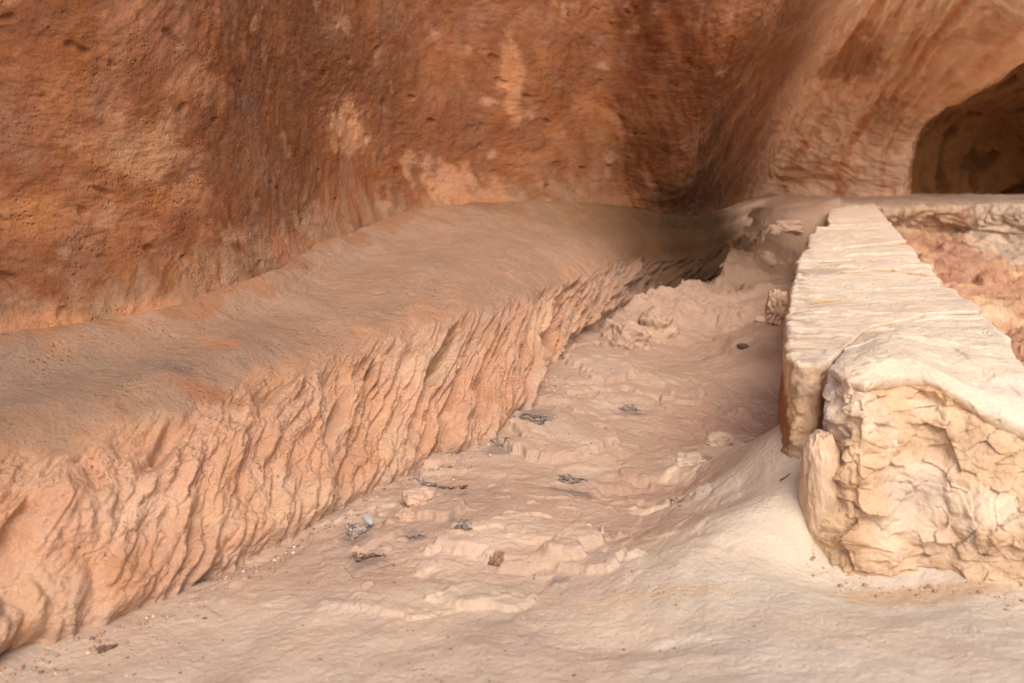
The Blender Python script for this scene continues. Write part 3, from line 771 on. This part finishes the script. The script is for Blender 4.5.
# dry debris clumps: crumpled dark leaves
M_LEAF = rock_mat('dry_leaf', grain=80, bump=.3, bdist=.001, var=.3, rough=.9)
def clump(px, py, w, d, nleaf, seed, colr, label):
    rs = np.random.RandomState(seed)
    c0 = on(px, py)
    V, Fc, cols_ = [], [], []
    for k in range(nleaf * 3):
        a = rs.normal(size=2); ra = np.linalg.norm(a); a = a * min(1, (1.1 + .5 * math.sin(3 * math.atan2(a[1], a[0]) + seed)) / ra) * [w * .30, d * .30]
        L_ = rs.uniform(.004, .011); Wd = L_ * rs.uniform(.25, .55); th = rs.uniform(0, math.pi); cu = rs.uniform(-.2, .25)
        m, n = 7, 4
        uu, vv = np.meshgrid(np.linspace(-1, 1, m), np.linspace(-1, 1, n))
        wid = Wd * np.sqrt(np.clip(1 - uu ** 2, .03, 1))
        lx = uu * L_; ly = vv * wid * (1 + .2 * rs.normal(size=uu.shape)); lz = cu * L_ * uu ** 2 + .5 * cu * ly ** 2 / Wd + rs.normal(size=uu.shape) * .001
        tx = lx * math.cos(th) - ly * math.sin(th); ty = lx * math.sin(th) + ly * math.cos(th)
        X_ = c0[0] + a[0] + tx; Y_ = c0[1] + a[1] + ty
        gz = height(X_, Y_) + ground_detail(np.c_[X_.ravel(), Y_.ravel(), 0 * X_.ravel()]).reshape(X_.shape)
        Z_ = gz + .0015 + np.abs(lz) + rs.uniform(0, .003)
        o_ = len(V) and sum(len(v) for v in V)
        top_ = np.stack([X_, Y_, Z_], -1).reshape(-1, 3)
        V.append(top_); V.append(top_ - [0, 0, .0010])
        ff = grid_faces(n, m)
        Fc.append(ff + o_); Fc.append(ff[:, ::-1] + o_ + m * n)
        cols_.append(np.tile(np.array(colr) * rs.uniform(.6, 1.5), (2 * m * n, 1)))
    V = np.concatenate(V)
    o = make_mesh('debris_clump', V, np.concatenate(Fc), np.concatenate(cols_), origin=c0, mat=M_LEAF)
    tag(o, label, 'debris', 'dark debris caught on the channel floor')
GR = (.33, .255, .21); BR = (.24, .14, .09)
for a in (
    (356, 531, .075, .10, 34, 1, GR, 'dark grey debris right beside the pale oval pebble'),
    (366, 558, .10, .05, 14, 2, BR, 'brown crumbs of debris below the pale oval pebble'),
    (416, 536, .05, .05, 14, 3, GR, 'small grey debris clump under the two tan stones'),
    (464, 525, .05, .08, 22, 4, GR, 'curled dark debris in the middle of the channel, right of the tan stones'),
    (428, 484, .12, .05, 24, 5, GR, 'long thin line of grey debris at the foot of the cut face'),
    (536, 420, .12, .14, 50, 6, (.24, .19, .16), 'largest darkest debris clump, below the end of the dark chisel slot'),
    (499, 443, .08, .10, 18, 7, GR, 'L-shaped grey debris left of and below the largest clump'),
    (571, 481, .11, .10, 34, 8, GR, 'grey debris clump in mid channel, above the pale crust'),
    (632, 408, .11, .12, 22, 9, GR, 'thin dark debris high in the channel, left of the pink silt'),
    (675, 503, .05, .05, 14, 10, GR, 'small grey debris at the rim of the pale apron'),
    (455, 488, .10, .02, 8, 11, BR, 'narrow brown debris streak between cut face and channel middle'),
    (497, 561, .04, .03, 8, 12, BR, 'tiny debris pinch at the lower edge of the pale crust'),
    (105, 650, .04, .04, 10, 13, BR, 'tiny debris spot by the lower left foot of the cut face'),
): clump(*a)

# straw and twig
def stick(name, p0, p1, rad, sag, colr, label, cat, n=14, seed=0):
    p0, p1 = np.array(p0), np.array(p1)
    ax = (p1 - p0) / np.linalg.norm(p1 - p0); s1 = np.cross(ax, [0, 0, 1]); s1 /= np.linalg.norm(s1); s2 = np.cross(s1, ax)
    rs = np.random.RandomState(seed); V = []
    for i in range(n):
        t = i / (n - 1); c = p0 * (1 - t) + p1 * t + s1 * sag * math.sin(t * 3.1) + s1 * rs.normal() * rad * .4
        r = rad * (1 - .5 * t) * (0.15 if i in (0, n - 1) else 1)
        for k in range(8): V.append(c + (s1 * math.cos(k * math.pi / 4) + s2 * math.sin(k * math.pi / 4)) * r)
    Fc = [[i * 8 + k, i * 8 + (k + 1) % 8, i * 8 + 8 + (k + 1) % 8, i * 8 + 8 + k] for i in range(n - 1) for k in range(8)]
    V = np.array(V)
    o = make_mesh(name, V, Fc, np.tile(np.array(colr), (len(V), 1)), origin=V.mean(0), mat=M_LEAF)
    return tag(o, label, cat)
stick('straw', G(809, 304, .517), G(843, 300, .517), .0030, .002, (.52, .30, .09), 'yellow straw lying across the top of the long pale block', 'straw', seed=1)
stick('straw', G(818, 263, .512), G(858, 261, .512), .0020, .004, (.45, .30, .16), 'faint thin brown straw on the third parapet block', 'straw', seed=2)
p = on(779, 484); q_ = on(790, 477)
stick('twig', p + [0, 0, .006], q_ + [0, 0, .008], .0022, .003, (.13, .09, .07), 'short dark twig on the smooth pale apron left of the nearest block', 'twig', seed=3)

# grit: hundreds of crumbs nobody would count
rs = np.random.RandomState(5)
N_ = 6000
gx = rs.uniform(-1.2, 1.6, N_); gy = 1.7 + 4.2 * rs.uniform(0, 1, N_) ** 1.4
keep = right_of_parapet(gx, gy) < -.35
keep &= (noise(np.c_[gx, gy, 0 * gx] * 2.2 + 9) + .3 * rs.normal(size=N_)) > -.05
gx, gy = gx[keep], gy[keep]
gz = height(gx, gy) + ground_detail(np.c_[gx, gy, 0 * gx])
kinds = np.zeros(len(gx))
def foot(a, b, n, spread, side):
    global gx, gy, kinds
    t_ = rs.uniform(0, 1, n); nrm_ = np.array([b[1] - a[1], -(b[0] - a[0])]); nrm_ = nrm_ / np.linalg.norm(nrm_) * side
    o2 = np.abs(rs.normal(size=n)) * spread
    gx = np.r_[gx, a[0] + (b[0] - a[0]) * t_ + nrm_[0] * o2]; gy = np.r_[gy, a[1] + (b[1] - a[1]) * t_ + nrm_[1] * o2]; kinds = np.r_[kinds, np.ones(n)]
for k_ in range(1, 8):
    foot(C2[k_], C2[k_ + 1], 110, .05, 1)
for k_ in range(0, 4):
    foot(bA_f[k_], bA_f[k_ + 1], 14, .025, 1)
gz = height(gx, gy) + ground_detail(np.c_[gx, gy, 0 * gx])
oct_ = np.array([[1, 0, 0], [0, 1, 0], [-1, 0, 0], [0, -1, 0], [0, 0, 1], [0, 0, -1]], float)
of = np.array([[0, 1, 4], [1, 2, 4], [2, 3, 4], [3, 0, 4], [1, 0, 5], [2, 1, 5], [3, 2, 5], [0, 3, 5]])
V, Fc, cc = [], [], []
for i in range(len(gx)):
    s = (.0012 + .0035 * rs.uniform() ** 3) if not kinds[i] else .002 + .007 * rs.uniform() ** 2.5
    th = rs.uniform(0, 6.28)
    v = oct_ * s * rs.uniform(.6, 1.3, (6, 3)); v[:, 2] *= .6
    v = v @ np.array([[math.cos(th), math.sin(th), 0], [-math.sin(th), math.cos(th), 0], [0, 0, 1]])
    V.append(v + [gx[i], gy[i], gz[i] + s * .2]); Fc.append(of + 6 * i)
    c = [(.20, .13, .1), (.42, .24, .15), (.62, .5, .4)][rs.choice(3, p=[.4, .35, .25] if not kinds[i] else [.05, .75, .2])]
    cc.append(np.tile(np.array(c), (6, 1)))
gr = make_mesh('grit', np.concatenate(V), np.concatenate(Fc), np.concatenate(cc), mat=M_PEB)
tag(gr, 'sparse grit and crumbs scattered over the channel floor', 'grit', kind='stuff')

# ------------------------------------------------------------------ light
world = bpy.data.worlds.new('World'); scene.world = world; world.use_nodes = True
nt = world.node_tree; bg = nt.nodes['Background']
sky = nt.nodes.new('ShaderNodeTexSky'); sky.sky_type = 'NISHITA'; sky.sun_disc = False
SUN_EL, SUN_AZ = R(45), R(170)           # azimuth measured clockwise from +Y (the view direction)
sky.sun_elevation = SUN_EL; sky.sun_rotation = SUN_AZ; sky.dust_density = 4; sky.air_density = .7; sky.ozone_density = .3
nt.links.new(sky.outputs[0], bg.inputs[0]); bg.inputs[1].default_value = .14
sl = bpy.data.lights.new('sun', 'SUN'); sl.energy = 1.25; sl.angle = R(34); sl.color = (1, .93, .84)
so = bpy.data.objects.new('sun', sl); COL.objects.link(so)
from mathutils import Vector
dirv = Vector((math.sin(SUN_AZ) * math.cos(SUN_EL), math.cos(SUN_AZ) * math.cos(SUN_EL), math.sin(SUN_EL)))
so.rotation_euler = dirv.to_track_quat('Z', 'Y').to_euler()

cam = bpy.data.cameras.new('camera'); co = bpy.data.objects.new('camera', cam); COL.objects.link(co)
co.location = (0, 0, H); co.rotation_euler = (math.pi / 2 - PITCH, 0, 0)
cam.lens = 35; cam.sensor_width = 36; cam.clip_end = 500; cam.clip_start = .05
cam.dof.use_dof = True; cam.dof.focus_distance = 3.1; cam.dof.aperture_fstop = 2.8
scene.camera = co
scene.view_settings.view_transform = 'Standard'; scene.view_settings.look = 'None'
scene.view_settings.exposure = 0.5; scene.view_settings.gamma = 1
